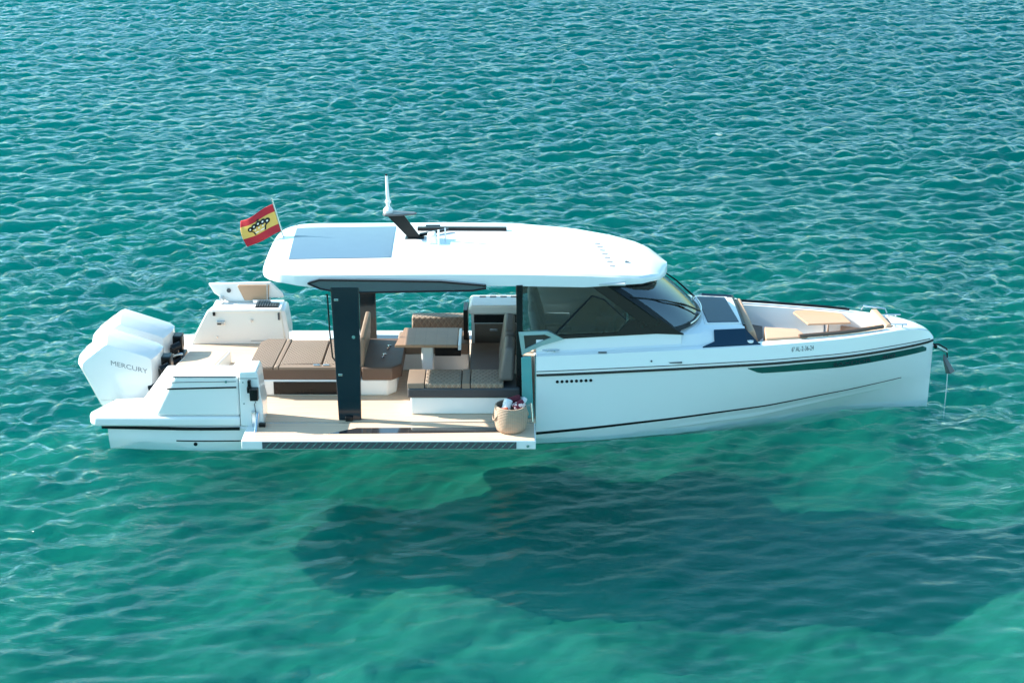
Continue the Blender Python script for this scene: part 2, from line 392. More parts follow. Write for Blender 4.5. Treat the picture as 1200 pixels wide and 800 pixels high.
def ribbon(xs, zf, h, out, sgn=-1, proud=0.0):
    m = MB(); rings = []
    for x in xs:
        z = zf(x); z0, z1 = z-h/2, z+h/2
        rings.append([(x, sgn*(ys(x, z0)-.004), z0), (x, sgn*(ys(x, z0)+out), z0), (x, sgn*(ys(x, z1)+out), z1), (x, sgn*(ys(x, z1)-.004), z1)])
    return m.loft(rings)
for sg in (-1, 1):
    ribbon(np.linspace(.345, 6.275, 60), lambda x: 1.015, .028, .022, sg).build('rub_rail', black, hull, angle=50)
    ribbon(np.linspace(.345, 6.22, 60), lambda x: ztip(1.065, x), .010, .008, sg).build('pinstripe', dark_grey, hull, angle=50)
    ribbon(np.linspace(.345, 5.75, 55), lambda x: stripe_z(x)+.0, .045*1, .006, sg).build('boot_stripe', black, hull, angle=50) if sg > 0 else None
m = MB(); rings = []
for x in np.linspace(.345, 5.8, 55):                       # the near stripe thins toward the bow
    h = float(np.interp(x, [.34, 3, 5.8], [.042, .028, .008])); z = stripe_z(x)
    rings.append([(x, -(ys(x, z-h/2)-.004), z-h/2), (x, -(ys(x, z-h/2)+.006), z-h/2), (x, -(ys(x, z+h/2)+.006), z+h/2), (x, -(ys(x, z+h/2)-.004), z+h/2)])
m.loft(rings).build('boot_stripe', black, hull, angle=50)
for sg in (-1, 1):                                        # spray strake that fades in toward the bow
    m = MB(); rings = []
    for x in np.linspace(2.2, 5.5, 30):
        z = float(np.interp(x, [2.2, 3.7, 5.5], [.07, .13, .33])); o_ = .022*math.sin(math.pi*(x-2.15)/3.4)**.6
        rings.append([(x, sg*(ys(x, z-.035)-.004), z-.035), (x, sg*(ys(x, z-.02)+o_), z-.018), (x, sg*(ys(x, z)+o_*.8), z), (x, sg*(ys(x, z+.06)-.004), z+.06)])
    m.loft(rings).build('spray_strake', hullw, hull, angle=40)
# long hull windows
for sg in (-1, 1):
    m = MB(); rings = []
    for x in np.linspace(3.38, 6.16, 40):
        zt = float(np.interp(x, [3.38, 6.13, 6.16], [.968, .972, .93])); zb = float(np.interp(x, [3.38, 3.56, 4.8, 6.16], [.958, .872, .848, .880]))
        rings.append([(x, sg*(ys(x, zb)-.004), zb), (x, sg*(ys(x, zb)+.007), zb), (x, sg*(ys(x, zt)+.007), zt), (x, sg*(ys(x, zt)-.004), zt)])
    hw = m.loft(rings).build('hull_window', win_dark, hull, angle=50)
def hull_map(x0, z0, off, slope=0.0):
    def f(u, v):
        x = x0+u; z = z0+v+slope*u
        return (x, -(ys(x, z)+off), z)
    return f
for _w, _x in (('SAXDOR', 4.66), ('400', 5.42)): text('hull_lettering', _w, navy_text, hull, hull_map(_x, .872+.014*(_x-4.66), .0115, .012), .092, 1.6, bold=.002)
text('registration_number', '6ª AL-2-36-24', navy_text, hull, hull_map(4.02, 1.155, .004, -.0), .095, .62)
# row of round exhaust vents
for k in range(8):
    x = .64+k*.068
    MB().tube([(x, -ys(x, .905)+.01, .905), (x, -ys(x, .905)-.008, .905)], .022, 14).build('vent_hole', black, hull)
x = 2.0
MB().tube([(1.98, -ys(1.98, 1.14)+.01, 1.14), (1.98, -ys(1.98, 1.14)-.01, 1.14)], .014, 10).build('drain', dark_grey, hull)
MB().box(2.2, 2.42, -ys(2.3, 1.1)-.008, -ys(2.3, 1.1)+.03, 1.095, 1.112).build('hinge_line', dark_grey, hull)
MB().hexa([(.15, -1.50, .36), (.31, -1.50, .36), (.31, -1.46, .36), (.15, -1.46, .36)], [(.13, -1.45, 1.26), (.27, -1.45, 1.28), (.27, -1.41, 1.28), (.13, -1.41, 1.26)]).build('opening_edge_panel', teal_panel, hull, bevel=.006)
# acrylic edge of the forward opening, near and far
for sg in (-1, 1):
    m = MB(); prof = [(1.30, .38), (1.48, .38), (1.475, .9), (1.42, 1.24), (1.31, 1.27)]
    m.hexa([(.325, sg*y, z) for y, z in prof], [(.337, sg*y, z) for y, z in prof]).build('opening_edge_panel', teal_panel, hull, bevel=.003)

# ------------------------------------------------------------------ after quarters, swim platform
for sg in (-1, 1):
    p = [(-5.93, 1.42), (-5.98, 1.52), (-5.97, 1.64), (-5.88, 1.735), (-5.0, 1.745), (-3.83, 1.735), (-3.83, 1.0), (-5.05, .95), (-5.72, 1.02)]
    MB().xy([(x, sg*y) for x, y in p], .33, .475).build('swim_platform', gel, boat, bevel=.035)
    ribbon(np.linspace(-5.80, -3.84, 20), lambda x: .30, .035, .030, sg).build('rub_rail', black, boat)
    ribbon(np.linspace(-4.75, -3.84, 12), lambda x: .11, .016, .006, sg).build('boot_stripe', black, boat)
    tp = [(-5.85, 1.56), (-5.62, 1.62), (-5.25, 1.62), (-5.0, 1.22), (-5.05, 1.04), (-5.70, 1.10)]
    MB().xy([(x, sg*y) for x, y in tp], .474, .480).build('platform_pad', cream, boat)
MB().box(-5.02, -3.84, -.99, .99, .33, .475).build('transom_deck', gel, boat, bevel=.02)
MB().box(-4.98, -3.86, -1.24, 1.24, .474, .481).build('transom_teak', teak, boat)
# near bulwark: outer face flat, tail flares down and inboard
o = MB().poly([(-5.02, -1.705, .475), (-4.72, -1.70, 1.08), (-3.83, -1.70, 1.08), (-3.83, -1.705, .475),
               (-5.36, -1.25, .475), (-4.88, -1.34, 1.12), (-3.83, -1.34, 1.12), (-3.83, -1.25, .475)],
              [(0, 1, 2, 3), (4, 7, 6, 5), (0, 4, 5, 1), (1, 5, 6, 2), (3, 2, 6, 7), (0, 3, 7, 4)]).build('quarter_bulwark', gel, boat, bevel=.04)
MB().xz([(-4.735, 1.075), (-3.86, 1.075), (-3.86, 1.06), (-4.742, 1.06)], -1.708, -1.69).build('panel_seam', dark_grey, o)
MB().xz([(-4.83, .90), (-3.86, .925), (-3.86, .905), (-4.84, .88)], -1.712, -1.69).build('rub_strip', black, o)
MB().xz([(-4.80, .99), (-3.86, 1.005), (-3.86, .998), (-4.80, .983)], -1.708, -1.69).build('panel_seam', dark_grey, o)
MB().tube([(-4.0, -1.69, 1.0), (-4.0, -1.72, 1.0)], .018).build('snap_fitting', steel, o)
MB().tube([(-4.48, -ys(-4.48, .06)+.02, .06), (-4.48, -ys(-4.48, .06)-.01, .06)], .028, 14).build('drain', black, hull)
# near end post with its pump and cord
e = MB().xz([(-3.825, .335), (-3.815, 1.12), (-3.80, 1.16), (-3.57, 1.16), (-3.545, 1.10), (-3.525, .80), (-3.50, .66), (-3.505, .335)], -1.73, -1.28).build('opening_post', hullw, boat, bevel=.02)
MB().box(-3.82, -3.555, -1.735, -1.5, 1.055, 1.062).build('panel_seam', dark_grey, e)
m = MB(); m.box(-3.69, -3.645, -1.79, -1.728, .95, 1.04); m.box(-3.70, -3.64, -1.80, -1.728, .86, .95); m.box(-3.66, -3.545, -1.84, -1.728, .76, .93)
m.build('power_socket', black, e, bevel=.008)
MB().tube([(-3.60, -1.80, .76), (-3.585, -1.79, .72), (-3.61, -1.76, .69), (-3.595, -1.75, .5), (-3.6, -1.75, .40)], .006).build('cord', dark_grey, e)
MB().box(-3.66, -3.60, -1.78, -1.73, .33, .58).build('hinge_arm', steel, e, bevel=.008)
MB().tube([(-3.575, -1.76, .55), (-3.585, -2.0, .30)], .022, 10).build('gas_strut', steel, e)
MB().box(-3.56, -3.47, -1.80, -1.735, .33, .40).build('hinge_arm', black, e, bevel=.006)
for z in (.68, 1.0): MB().tube([(-3.76, -1.71, z), (-3.76, -1.738, z)], .010).build('screw_cap', steel, e)
# far post
e2 = MB().xz([(-3.825, .335), (-3.815, 1.0), (-3.80, 1.03), (-3.57, 1.03), (-3.545, 1.0), (-3.50, .66), (-3.505, .335)], 1.28, 1.73).build('opening_post', hullw, boat, bevel=.02)

# far bulwark: outdoor galley cabinet with its lid raised
g = MB().poly([(-5.06, 1.24, .475), (-4.76, 1.28, 1.03), (-3.60, 1.28, 1.03), (-3.56, 1.24, .475),
               (-5.0, 1.72, .475), (-4.66, 1.70, 1.03), (-3.60, 1.70, 1.03), (-3.56, 1.72, .475)],
              [(0, 1, 2, 3), (4, 7, 6, 5), (0, 4, 5, 1), (1, 5, 6, 2), (3, 2, 6, 7), (0, 3, 7, 4)]).build('galley_cabinet', cream, boat, bevel=.02)
MB().box(-4.70, -3.60, 1.25, 1.72, 1.0, 1.055).build('counter_top', gel, g, bevel=.02)
MB().box(-4.02, -3.66, 1.33, 1.55, 1.055, 1.068).build('grill_plate', black, g, bevel=.003)
for k in range(8): MB().box(-4.0+k*.04, -3.985+k*.04, 1.345, 1.535, 1.068, 1.076).build('grill_bar', dark_grey, g)
MB().xz([(-4.50, 1.06), (-4.70, 1.20), (-4.78, 1.36), (-3.80, 1.385), (-3.62, 1.20), (-3.60, 1.13), (-3.86, 1.12), (-3.88, 1.06)], 1.60, 1.66).build('lid', gel, g, bevel=.02)
MB().xz([(-4.22, 1.09), (-4.32, 1.32), (-4.30, 1.345), (-3.82, 1.345), (-3.84, 1.09)], 1.575, 1.605).build('lid_liner', bowtan, g, bevel=.01)
MB().tube([(-4.46, 1.605, 1.25), (-4.46, 1.585, 1.25)], .035, 14).build('tap_hole', dark_grey, g)
m = MB(); m.box(-4.08, -3.80, 1.52, 1.60, 1.06, 1.12); m.build('hinge_block', steel, g, bevel=.005)
MB().box(-4.6, -4.54, 1.5, 1.6, 1.06, 1.16).build('hinge_block', steel, g, bevel=.01)
MB().tube([(-3.86, 1.55, 1.08), (-3.85, 1.58, 1.36)], .010).build('gas_strut', steel, g)
h = MB().box(-4.62, -4.49, 1.235, 1.29, .80, .865).build('recessed_handle', steel, g, bevel=.01)
MB().box(-4.61, -4.55, 1.228, 1.24, .805, .825).build('handle_shadow_gap', black, g)
MB().box(-4.675, -4.635, 1.245, 1.29, .945, 1.0).build('switch', black, g, bevel=.004)
MB().tube([(-4.07, 1.26, .87), (-4.07, 1.235, .87)], .02).build('lock', steel, g)
MB().tube([(-4.62, 1.25, .60), (-4.62, 1.225, .60)], .013).build('lock', steel, g)
MB().box(-4.1, -3.78, 1.238, 1.25, .535, .541).build('drawer_seam', dark_grey, g)
MB().box(-3.66, -3.63, 1.245, 1.30, .88, .99).build('speaker_slot', dark_grey, g)
# teak step between the quarters
st = MB().xy([(-5.02, -.20), (-4.40, -.20), (-4.28, .44), (-4.92, .44)], .46, .66).build('boarding_step', cream, boat, bevel=.015)
MB().xy([(-4.99, -.17), (-4.43, -.17), (-4.32, .41), (-4.90, .41)], .66, .666).build('step_teak', teak, st)
MB().xy([(-4.22, -.55), (-3.86, -.55), (-3.86, .35), (-4.14, .35)], .47, .62).build('locker_top', gel, boat, bevel=.02)

# ------------------------------------------------------------------ cockpit sole and folding side decks
MB().box(-3.83, .337, -1.6, 1.6, .326, .350).build('cockpit_sole', teak, boat)
for sg in (-1, 1):
    a, b = (-2.27, -1.635) if sg < 0 else (1.635, 2.27)
    f = MB().box(-3.74, .33, a, b, .215, .343).build('folding_side_deck', hullw, boat, bevel=.012)
    MB().box(-3.58, .31, -2.258 if sg < 0 else 1.645, -1.645 if sg < 0 else 1.86, .343, .349).build('deck_teak', teak, f)
    MB().xy([(-2.56, sg*2.04), (-2.18, sg*1.83), (-.10, sg*1.80), (-.12, sg*1.98), (-1.6, sg*2.02)], .349, .353).build('deck_window', hull_win2, f)
    yy = sg*2.272
    MB().box(-3.45, .06, min(yy, yy+sg*.008), max(yy, yy+sg*.008), .228, .330).build('grating_panel', dark_grey, f)
    m = MB(); x = -3.42
    while x < -.02:
        m.poly([(x, yy+sg*.010, .234), (x+.016, yy+sg*.010, .234), (x+.106, yy+sg*.010, .324), (x+.090, yy+sg*.010, .324)], [(0, 1, 2, 3)])
        x += .105
    m.build('non_slip_strips', steel, f, smooth=False)
    MB().box(-3.70, .30, min(sg*1.612, sg*1.632), max(sg*1.612, sg*1.632), .30, .344).build('hinge_strip', steel, f)
    MB().tube([(.22, yy, .27), (.22, yy+sg*.02, .27)], .02).build('latch', steel, f)
    MB().tube([(.27, sg*1.56, .62), (.29, sg*1.62, .36)], .016).build('gas_strut', steel, f)

# pillars that carry the roof
for sg in (-1, 1):
    bot = [(-2.46, 1.47), (-2.14, 1.47), (-2.14, 1.55), (-2.46, 1.55)]
    top = [(-2.53, 1.28), (-2.13, 1.28), (-2.13, 1.37), (-2.53, 1.37)]
    pl = MB().hexa([(x, sg*y, .35) for x, y in bot], [(x, sg*y, 2.28) for x, y in top]).build('roof_pillar', gloss_navy, boat, bevel=.012)
    def py(z, sg=sg): return sg*(1.55+(1.37-1.55)*(z-.35)/1.93)
    for x, z, w in ((-2.45, 2.10, .03), (-2.22, 1.57, .022), (-2.42, 1.02, .03)):
        if abs(w-.022) < 1e-6: MB().tube([(x, py(z), z), (x, py(z)+sg*.02, z)], .026, 14).build('lock_button', steel, pl)
        else: MB().box(x-.03, x+.03, min(py(z), py(z)+sg*.012), max(py(z), py(z)+sg*.012), z-.018, z+.018).build('hinge_plate', steel, pl, bevel=.004)
    MB().box(-2.36, -2.26, min(sg*1.55, sg*1.60), max(sg*1.55, sg*1.60), .35, .42).build('floor_latch', black, pl, bevel=.008)
    MB().tube([(-2.60, sg*1.30, 2.14), (-2.58, sg*1.32, 2.16), (-2.56, sg*1.36, 1.6), (-2.53, sg*1.40, 1.25), (-2.49, sg*1.42, 1.2)], .012).build('grab_rail', black, pl)

# ------------------------------------------------------------------ cockpit furniture
def cushion(poly, z0, z1, name, m, parent, bevel=.035, crown=0.012):
    """upholstered slab from a plan outline with a slightly domed top"""
    n = len(poly); cx = sum(p[0] for p in poly)/n; cy = sum(p[1] for p in poly)/n
    mbd = MB(); rings = []
    rings.append([(x, y, z0) for x, y in poly]); rings.append([(x, y, z1) for x, y in poly])
    for k, s in enumerate((.92, .8, .6, .35, .1)):
        rings.append([(cx+(x-cx)*s, cy+(y-cy)*s, z1+crown*(1-s*s)) for x, y in poly])
    return mbd.loft(rings).build(name, m, parent, bevel=bevel)
def rect(x0, x1, y0, y1): return [(x0, y0), (x1, y0), (x1, y1), (x0, y1)]

sp = MB().xy([(-3.74, -.62), (-1.83, -.62), (-1.70, -.48), (-1.70, .62), (-3.74, .62)], .35, .61).build('sun_lounge', matte_w, boat, bevel=.03)
MB().box(-3.50, -2.22, -.632, -.60, .375, .575).build('storage_window', black, sp, bevel=.008)
MB().xy([(-3.84, -.62), (-2.28, -.62), (-2.28, .62), (-3.76, .62)], .60, .775).build('cushion_base', brown, sp, bevel=.025)
cushion([(-3.87, -.63), (-3.50, -.63), (-3.44, .60), (-3.72, .60), (-3.82, .45)], .765, .805, 'seat_cushion', tan, sp, .02, .006)
cushion([(-3.485, -.63), (-3.42, -.63), (-3.36, .60), (-3.43, .60)], .765, .80, 'cushion_roll', tanp, sp, .015, .004)
cushion([(-3.405, -.50), (-2.80, -.50), (-2.78, .52), (-3.345, .52)], .765, .812, 'seat_cushion', tan, sp, .02, .01)
cushion([(-3.405, -.63), (-2.30, -.63), (-2.30, -.515), (-3.40, -.515)], .765, .803, 'cushion_roll', tanp, sp, .015, .004)
cushion([(-2.78, -.50), (-2.30, -.50), (-2.30, .60), (-2.76, .60)], .765, .808, 'seat_cushion', tan, sp, .02, .006)
for x, y in ((-2.86, -.57), (-2.72, -.57), (-2.74, .56), (-2.58, .56)):
    MB().box(x-.05, x+.05, y-.016, y+.016, .806, .826).build('hinge', steel, sp, bevel=.006)
cushion([(-2.20, -.64), (-1.76, -.64), (-1.62, -.48), (-1.62, .64), (-2.20, .64)], .60, .80, 'seat_cushion', brown, sp, .03, .01)
# backrest with tan back and dark front
MB().hexa([(-2.30, -.60, .78), (-2.17, -.60, .78), (-2.17, .60, .78), (-2.30, .60, .78)],
          [(-2.22, -.58, 1.26), (-2.14, -.58, 1.24), (-2.14, .60, 1.24), (-2.22, .60, 1.26)]).build('backrest', tanp, sp, bevel=.03)
for x, y in ((-1.93, -.25), (-1.88, .12)):
    MB().tube([(x, y, .81), (x+.03, y+.03, .835), (x+.01, y+.10, .83), (x+.05, y+.16, .812)], .011).build('buckle_strap', steel, sp)

# dinette
shaded_brown = mat('shaded_brown_vinyl', (.13, .11, .10), .5, noise=.08, bump=(30, .15, .005))  # brown upholstery, darkened and greyed: the backrests' shade is put into the colour
dn = MB().xy([(-1.45, -1.33), (.16, -1.33), (.16, -.78), (-1.45, -.78)], .35, .62).build('dinette_bench', matte_w, boat, bevel=.025)
MB().xy([(-1.49, -1.36), (.12, -1.36), (.12, -.76), (-1.49, -.76)], .61, .765).build('cushion_base', mat('charcoal_vinyl', (.045, .045, .05), .5, noise=.1), dn, bevel=.03)
cushion(rect(-1.49, -1.25, -1.35, -.78), .755, .835, 'seat_cushion', tanp, dn, .025, .006)
cushion(rect(-1.24, -.72, -1.35, -.78), .755, .835, 'seat_cushion', tanq, dn, .025, .012)
cushion(rect(-.71, -.60, -1.35, -.78), .755, .835, 'seat_cushion', tanp, dn, .025, .006)
cushion(rect(-.59, -.12, -1.35, -.78), .755, .835, 'seat_cushion', tanq, dn, .025, .012)
MB().hexa([(-.20, -1.28, .83), (.03, -1.28, .83), (.03, -.72, .83), (-.20, -.72, .83)], [(-.10, -1.22, 1.34), (.05, -1.20, 1.32), (.05, -.74, 1.34), (-.10, -.74, 1.36)]).build('backrest', shaded_brown, dn, bevel=.05)
MB().xy(rect(-.60, .10, -.74, .46), .35, .60).build('corner_bench', matte_w, boat, bevel=.02)
cn = cushion(rect(-.62, -.12, -.74, .44), .60, .80, 'corner_cushion', brown, boat, .03, .01)
MB().hexa([(-.20, -.70, .80), (.03, -.70, .80), (.03, .10, .80), (-.20, .10, .80)], [(-.11, -.70, 1.40), (.05, -.70, 1.38), (.05, .08, 1.40), (-.11, .08, 1.42)]).build('backrest', shaded_brown, cn, bevel=.05)
fb = MB().xy(rect(-1.75, -.66, .42, 1.05), .35, .62).build('far_bench', matte_w, boat, bevel=.02)
cushion(rect(-1.75, -.66, .40, .95), .62, .80, 'seat_cushion', tanp, fb, .03, .01)
MB().hexa([(-1.55, .93, .80), (-.68, .93, .80), (-.68, 1.10, .80), (-1.55, 1.10, .80)], [(-1.55, .98, 1.02), (-.68, .98, 1.02), (-.68, 1.20, 1.02), (-1.55, 1.20, 1.02)]).build('backrest', tanq, fb, bevel=.025)

tb = MB().xy([(-1.72, -.42), (-.80, -.42), (-.80, .34), (-1.62, .34)], 1.03, 1.075).build('dining_table', wood, boat, bevel=.008)
MB().box(-.795, -.745, -.40, .33, .985, 1.072).build('folded_leaf', gel, tb, bevel=.008)
MB().xy([(-1.35, -.12), (-1.17, -.12), (-1.17, .06), (-1.35, .06)], .35, 1.03).build('table_leg', gel, tb, bevel=.03)
MB().box(-1.15, -.76, -.10, .04, .78, 1.03).build('leaf_bracket', black, tb, bevel=.01)
MB().box(-1.12, -.40, -.47, -.38, .615, .66).build('foot_rail', tanp, dn, bevel=.01)

# galley unit
gu = MB().box(-.62, .12, .62, 1.12, .35, 1.24).build('galley_unit', gel, boat, bevel=.02)
MB().xz([(-.66, 1.20), (-.66, 1.30), (-.62, 1.34), (.14, 1.34), (.14, 1.20)], .58, 1.12).build('worktop', gel, gu, bevel=.03)
MB().box(-.58, .10, .60, .63, 1.06, 1.19).build('control_strip', black, gu)
MB().box(-.57, .06, .595, .625, .40, 1.045).build('fridge_door', mat('bronze_smoked_panel', (.20, .15, .12), .25, metal=.5), gu, bevel=.006)
MB().box(-.34, -.22, .585, .60, .93, .965).build('fridge_handle', steel, gu, bevel=.004)
for k in range(4): MB().box(-.50+k*.16, -.40+k*.16, 1.0, 1.04, 1.338, 1.348).build('vent_slot', black, gu)
MB().box(-.74, -.67, .55, .95, .60, 1.28).build('end_panel', black, gu, bevel=.01)

# helm station under the roof
hs_m = mat('helm_grey_vinyl', (.55, .55, .54), .5, noise=.05)
for y in (-.62, .12, .78):
    hs = MB().box(.42, .86, y-.22, y+.22, .62, .98).build('helm_seat', dark_grey, boat, bevel=.03)
    cushion(rect(.42, .90, y-.26, y+.26), .98, 1.08, 'seat_cushion', hs_m, hs, .03)
    MB().hexa([(.36, y-.25, 1.04), (.52, y-.25, 1.04), (.52, y+.25, 1.04), (.36, y+.25, 1.04)], [(.22, y-.23, 1.74), (.32, y-.23, 1.76), (.32, y+.23, 1.76), (.22, y+.23, 1.74)]).build('backrest', hs_m, hs, bevel=.05)
MB().box(.40, 2.3, -1.2, 1.2, .55, .62).build('helm_sole', dark_grey, boat)
ds = MB().xz([(1.45, .62), (1.50, 1.18), (1.72, 1.42), (2.1, 1.50), (2.42, 1.472), (2.2, .62)], -.86, .86).build('dashboard', dark_grey, boat, bevel=.03)
MB().hexa([(1.53, -.75, 1.24), (1.73, -.75, 1.44), (1.73, .1, 1.44), (1.53, .1, 1.24)], [(1.515, -.75, 1.255), (1.715, -.75, 1.455), (1.715, .1, 1.455), (1.515, .1, 1.255)]).build('display_screen', mat('display_glass', (.02, .04, .06), .05, coat=1), ds)
m = MB(); ring_pts = [(1.36+.07*math.cos(a), -.45+.19*math.sin(a), 1.28+.17*math.cos(a)) for a in np.linspace(0, 2*math.pi, 25)]
m.tube(ring_pts, .016, 8)
for a in (0, 2.1, 4.2): m.tube([(1.38, -.45, 1.27), (1.36+.07*math.cos(a), -.45+.19*math.sin(a), 1.28+.17*math.cos(a))], .012, 6)
m.tube([(1.38, -.45, 1.27), (1.54, -.45, 1.18)], .03, 8)
m.build('steering_wheel', steel, boat)
MB().box(1.25, 1.5, -.15, .12, .62, 1.34).build('throttle_console', dark_grey, boat, bevel=.03)
MB().tube([(1.36, -.02, 1.34), (1.30, -.02, 1.50)], .02).build('throttle_lever', steel, boat)

# ------------------------------------------------------------------ roof
def zt(x): return float(np.interp(x, [-3.64, -3.45, -3.2, -1.0, 0.0, .9, 1.5, 2.0, 2.27], [2.36, 2.41, 2.44, 2.455, 2.45, 2.40, 2.33, 2.25, 2.17]))
def hw(x): return float(np.interp(x, [-3.53, -3.50, -3.42, -3.25, -3.0, 0, .9, 1.5, 1.85, 2.08, 2.2, 2.27], [.84, .98, 1.12, 1.22, 1.27, 1.26, 1.16, 1.02, .87, .64, .40, .10]))
def rz(x, y):
    h = hw(x); t = min(1, abs(y)/h); return zt(x)+.05*(1-t*t)
mb = MB(); rings = []
for x in np.concatenate([np.linspace(-3.53, -3.0, 14), np.linspace(-2.8, .8, 16), np.linspace(1.0, 2.27, 22)]):
    h = hw(x); z = zt(x); lo = z-float(np.interp(x, [-3.64, -3.3, -2.8, 1.0, 1.6, 2.27], [.05, .13, .20, .19, .13, .07])); hb = h+.035
    half = [(0, lo), (hb-.10, lo-.005), (hb, lo+.012), (hb, lo+.04), (h+.02, z-.02), (h-.02, z+.004)]+[(h*s, z+.05*(1-s*s)) for s in (.85, .65, .4)]+[(0, z+.05)]
    rings.append(ring(float(x), half))
roof = mb.loft(rings).build('roof', gel, boat, angle=24)
def roof_patch(poly4, name, m, off=.006, n=10, parent=roof):
    a, b, c, d = [Vector((*p, 0)) for p in poly4]; k = MB(); rings = []
    top = [[None]*(n+1) for _ in range(n+1)]
    pts, faces = [], []
    for i in range(n+1):
        for j in range(n+1):
            u, v = i/n, j/n; p = (a*(1-u)+b*u)*(1-v)+(d*(1-u)+c*u)*v; pts.append((p.x, p.y, rz(p.x, p.y)+off))
    for i in range(n):
        for j in range(n): q = i*(n+1)+j; faces.append((q, q+n+1, q+n+2, q+1))
    bd = [i*(n+1) for i in range(n+1)]+[n*(n+1)+j for j in range(1, n+1)]+[i*(n+1)+n for i in range(n-1, -1, -1)]+[j for j in range(n-1, 0, -1)]
    base = len(pts); pts += [(pts[i][0], pts[i][1], pts[i][2]-off-.004) for i in bd]
    for i in range(len(bd)): j = (i+1) % len(bd); faces.append((bd[i], bd[j], base+j, base+i))
    return k.poly(pts, faces).build(name, m, parent)
roof_patch([(-3.18, -.70), (-1.73, -.66), (-1.76, .98), (-3.26, .93)], 'solar_panel', solar_m, .008)
roof_patch([(-1.42, .70), (-.08, .70), (-.08, .78), (-1.42, .78)], 'sliding_hatch_track', black, .05, 4)
roof_patch([(-1.30, .80), (-1.08, .80), (-1.08, .86), (-1.30, .86)], 'track_end', dark_grey, .06, 2)
roof_patch([(-1.30, -.36), (.2, -.42), (.2, -.432), (-1.30, -.372)], 'roof_seam', mat('pale_seam', (.45, .45, .45), .5), .002, 4)
for k in range(7):
    y = .32-k*.165; x = 1.22+k*.028
    roof_patch([(x, y-.035), (x+.07, y-.035), (x+.09, y+.03), (x+.02, y+.03)], 'vent_slot', mat('slot_grey', (.28, .29, .30), .5) if k == 0 else bpy.data.materials['slot_grey'], .003, 2)
roof_patch([(1.63, -.46), (1.72, -.42), (1.65, -.36), (1.63, -.40)], 'roof_badge', dark_grey, .003, 2)
for sg in (-1, 1):                                                   # flared grey fairing where the pillars meet the roof
    prof = [(-2.84, 2.335), (-2.68, 2.385), (-1.9, 2.375), (-1.0, 2.36), (-.36, 2.30), (-.36, 2.262), (-.55, 2.225), (-2.36, 2.19), (-2.66, 2.25)]
    y0, y1 = (sg*1.352, sg*1.372)
    fa = MB().hexa([(x, sg*1.20, z) for x, z in prof], [(x, sg*(1.375-.25*max(0, 2.28-z)), z) for x, z in prof]).build('side_fairing', fair_m, roof, bevel=.012)
    m = MB().tube([(x, sg*(1.378-.25*max(0, 2.28-z)), z) for x, z in prof+prof[:1]], .014, 6).build('fairing_trim', black, roof)
# liner under the roof
MB().box(-2.9, 1.6, -1.12, 1.12, 2.215, 2.245).build('headliner', hs_m, roof, bevel=.01)

# cabin side frames and glass
def side_panel(poly, name, m, parent, sg, o0=.0, o1=.035, bevel=0.0):
    return MB().hexa([(x, sg*(cab(x, z)-o1), z) for x, z in poly], [(x, sg*(cab(x, z)+o0), z) for x, z in poly]).build(name, m, parent, bevel=bevel)
def strip(a, b, w0, w1):
    a, b = Vector((a[0], a[1])), Vector((b[0], b[1])); d = (b-a).normalized(); n = Vector((-d.y, d.x))
    return [tuple(a-n*w0/2), tuple(b-n*w1/2), tuple(b+n*w1/2), tuple(a+n*w0/2)]
for sg in (-1, 1):
    fr = side_panel([(1.02, 2.27), (1.34, 2.24), (2.46, 1.44), (2.05, 1.475)], 'windscreen_pillar', black, boat, sg, .012, .05, .006)
    side_panel([(.62, 1.475), (2.40, 1.475), (2.30, 1.535), (1.80, 1.70), (1.66, 1.68), (1.50, 1.515), (.50, 1.53)], 'lower_frame', black, fr, sg, .010, .04)
    side_panel([(.13, 2.27), (1.10, 2.27), (2.10, 1.53), (1.7, 1.50), (.13, 1.50)], 'side_window', glass, fr, sg, -.002, .010)
    side_panel([(.13, 2.275), (1.10, 2.275), (1.12, 2.245), (.13, 2.245)], 'upper_frame', black, fr, sg, .005, .03)
    op = side_panel([(.62, 1.55), (1.13, 2.06), (1.30, 2.0), (1.62, 1.70), (1.48, 1.545)], 'opening_pane', glass, fr, sg, .006, .0)
    q = [(.62, 1.55), (1.13, 2.06), (1.30, 2.0), (1.62, 1.70)]; m = MB()
    m.tube([(x, sg*(cab(x, z)+.008), z) for x, z in q], .010, 6); m.build('pane_frame', black, fr)
    MB().box(.06, .15, min(sg*1.24, sg*1.31), max(sg*1.24, sg*1.31), .36, 2.28).build('door_pillar', black, boat, bevel=.008)
    # handle triangle at the foot of the side window
    outer = [(.09, 1.60), (.50, 1.60), (.74, 1.475), (.42, 1.40), (.14, 1.27)]; inner = [(.165, 1.55), (.46, 1.555), (.56, 1.51), (.40, 1.455), (.185, 1.36)]
    m = MB(); n = len(outer)
    for i in range(n):
        j = (i+1) % n
        q = [outer[i], outer[j], inner[j], inner[i]]
        m.hexa([(x, sg*(cab(x, z)-.03), z) for x, z in q], [(x, sg*(cab(x, z)+.03), z) for x, z in q])
    m.build('window_foot_frame', mat('satin_aluminium', (.24, .36, .37), .3, metal=.4) if sg < 0 else bpy.data.materials['satin_aluminium'], boat)
    side_panel([(.13, 1.58), (.50, 1.58), (.66, 1.49), (.42, 1.42), (.15, 1.30)], 'corner_glass', gloss_navy, fr, sg, .0, .01)

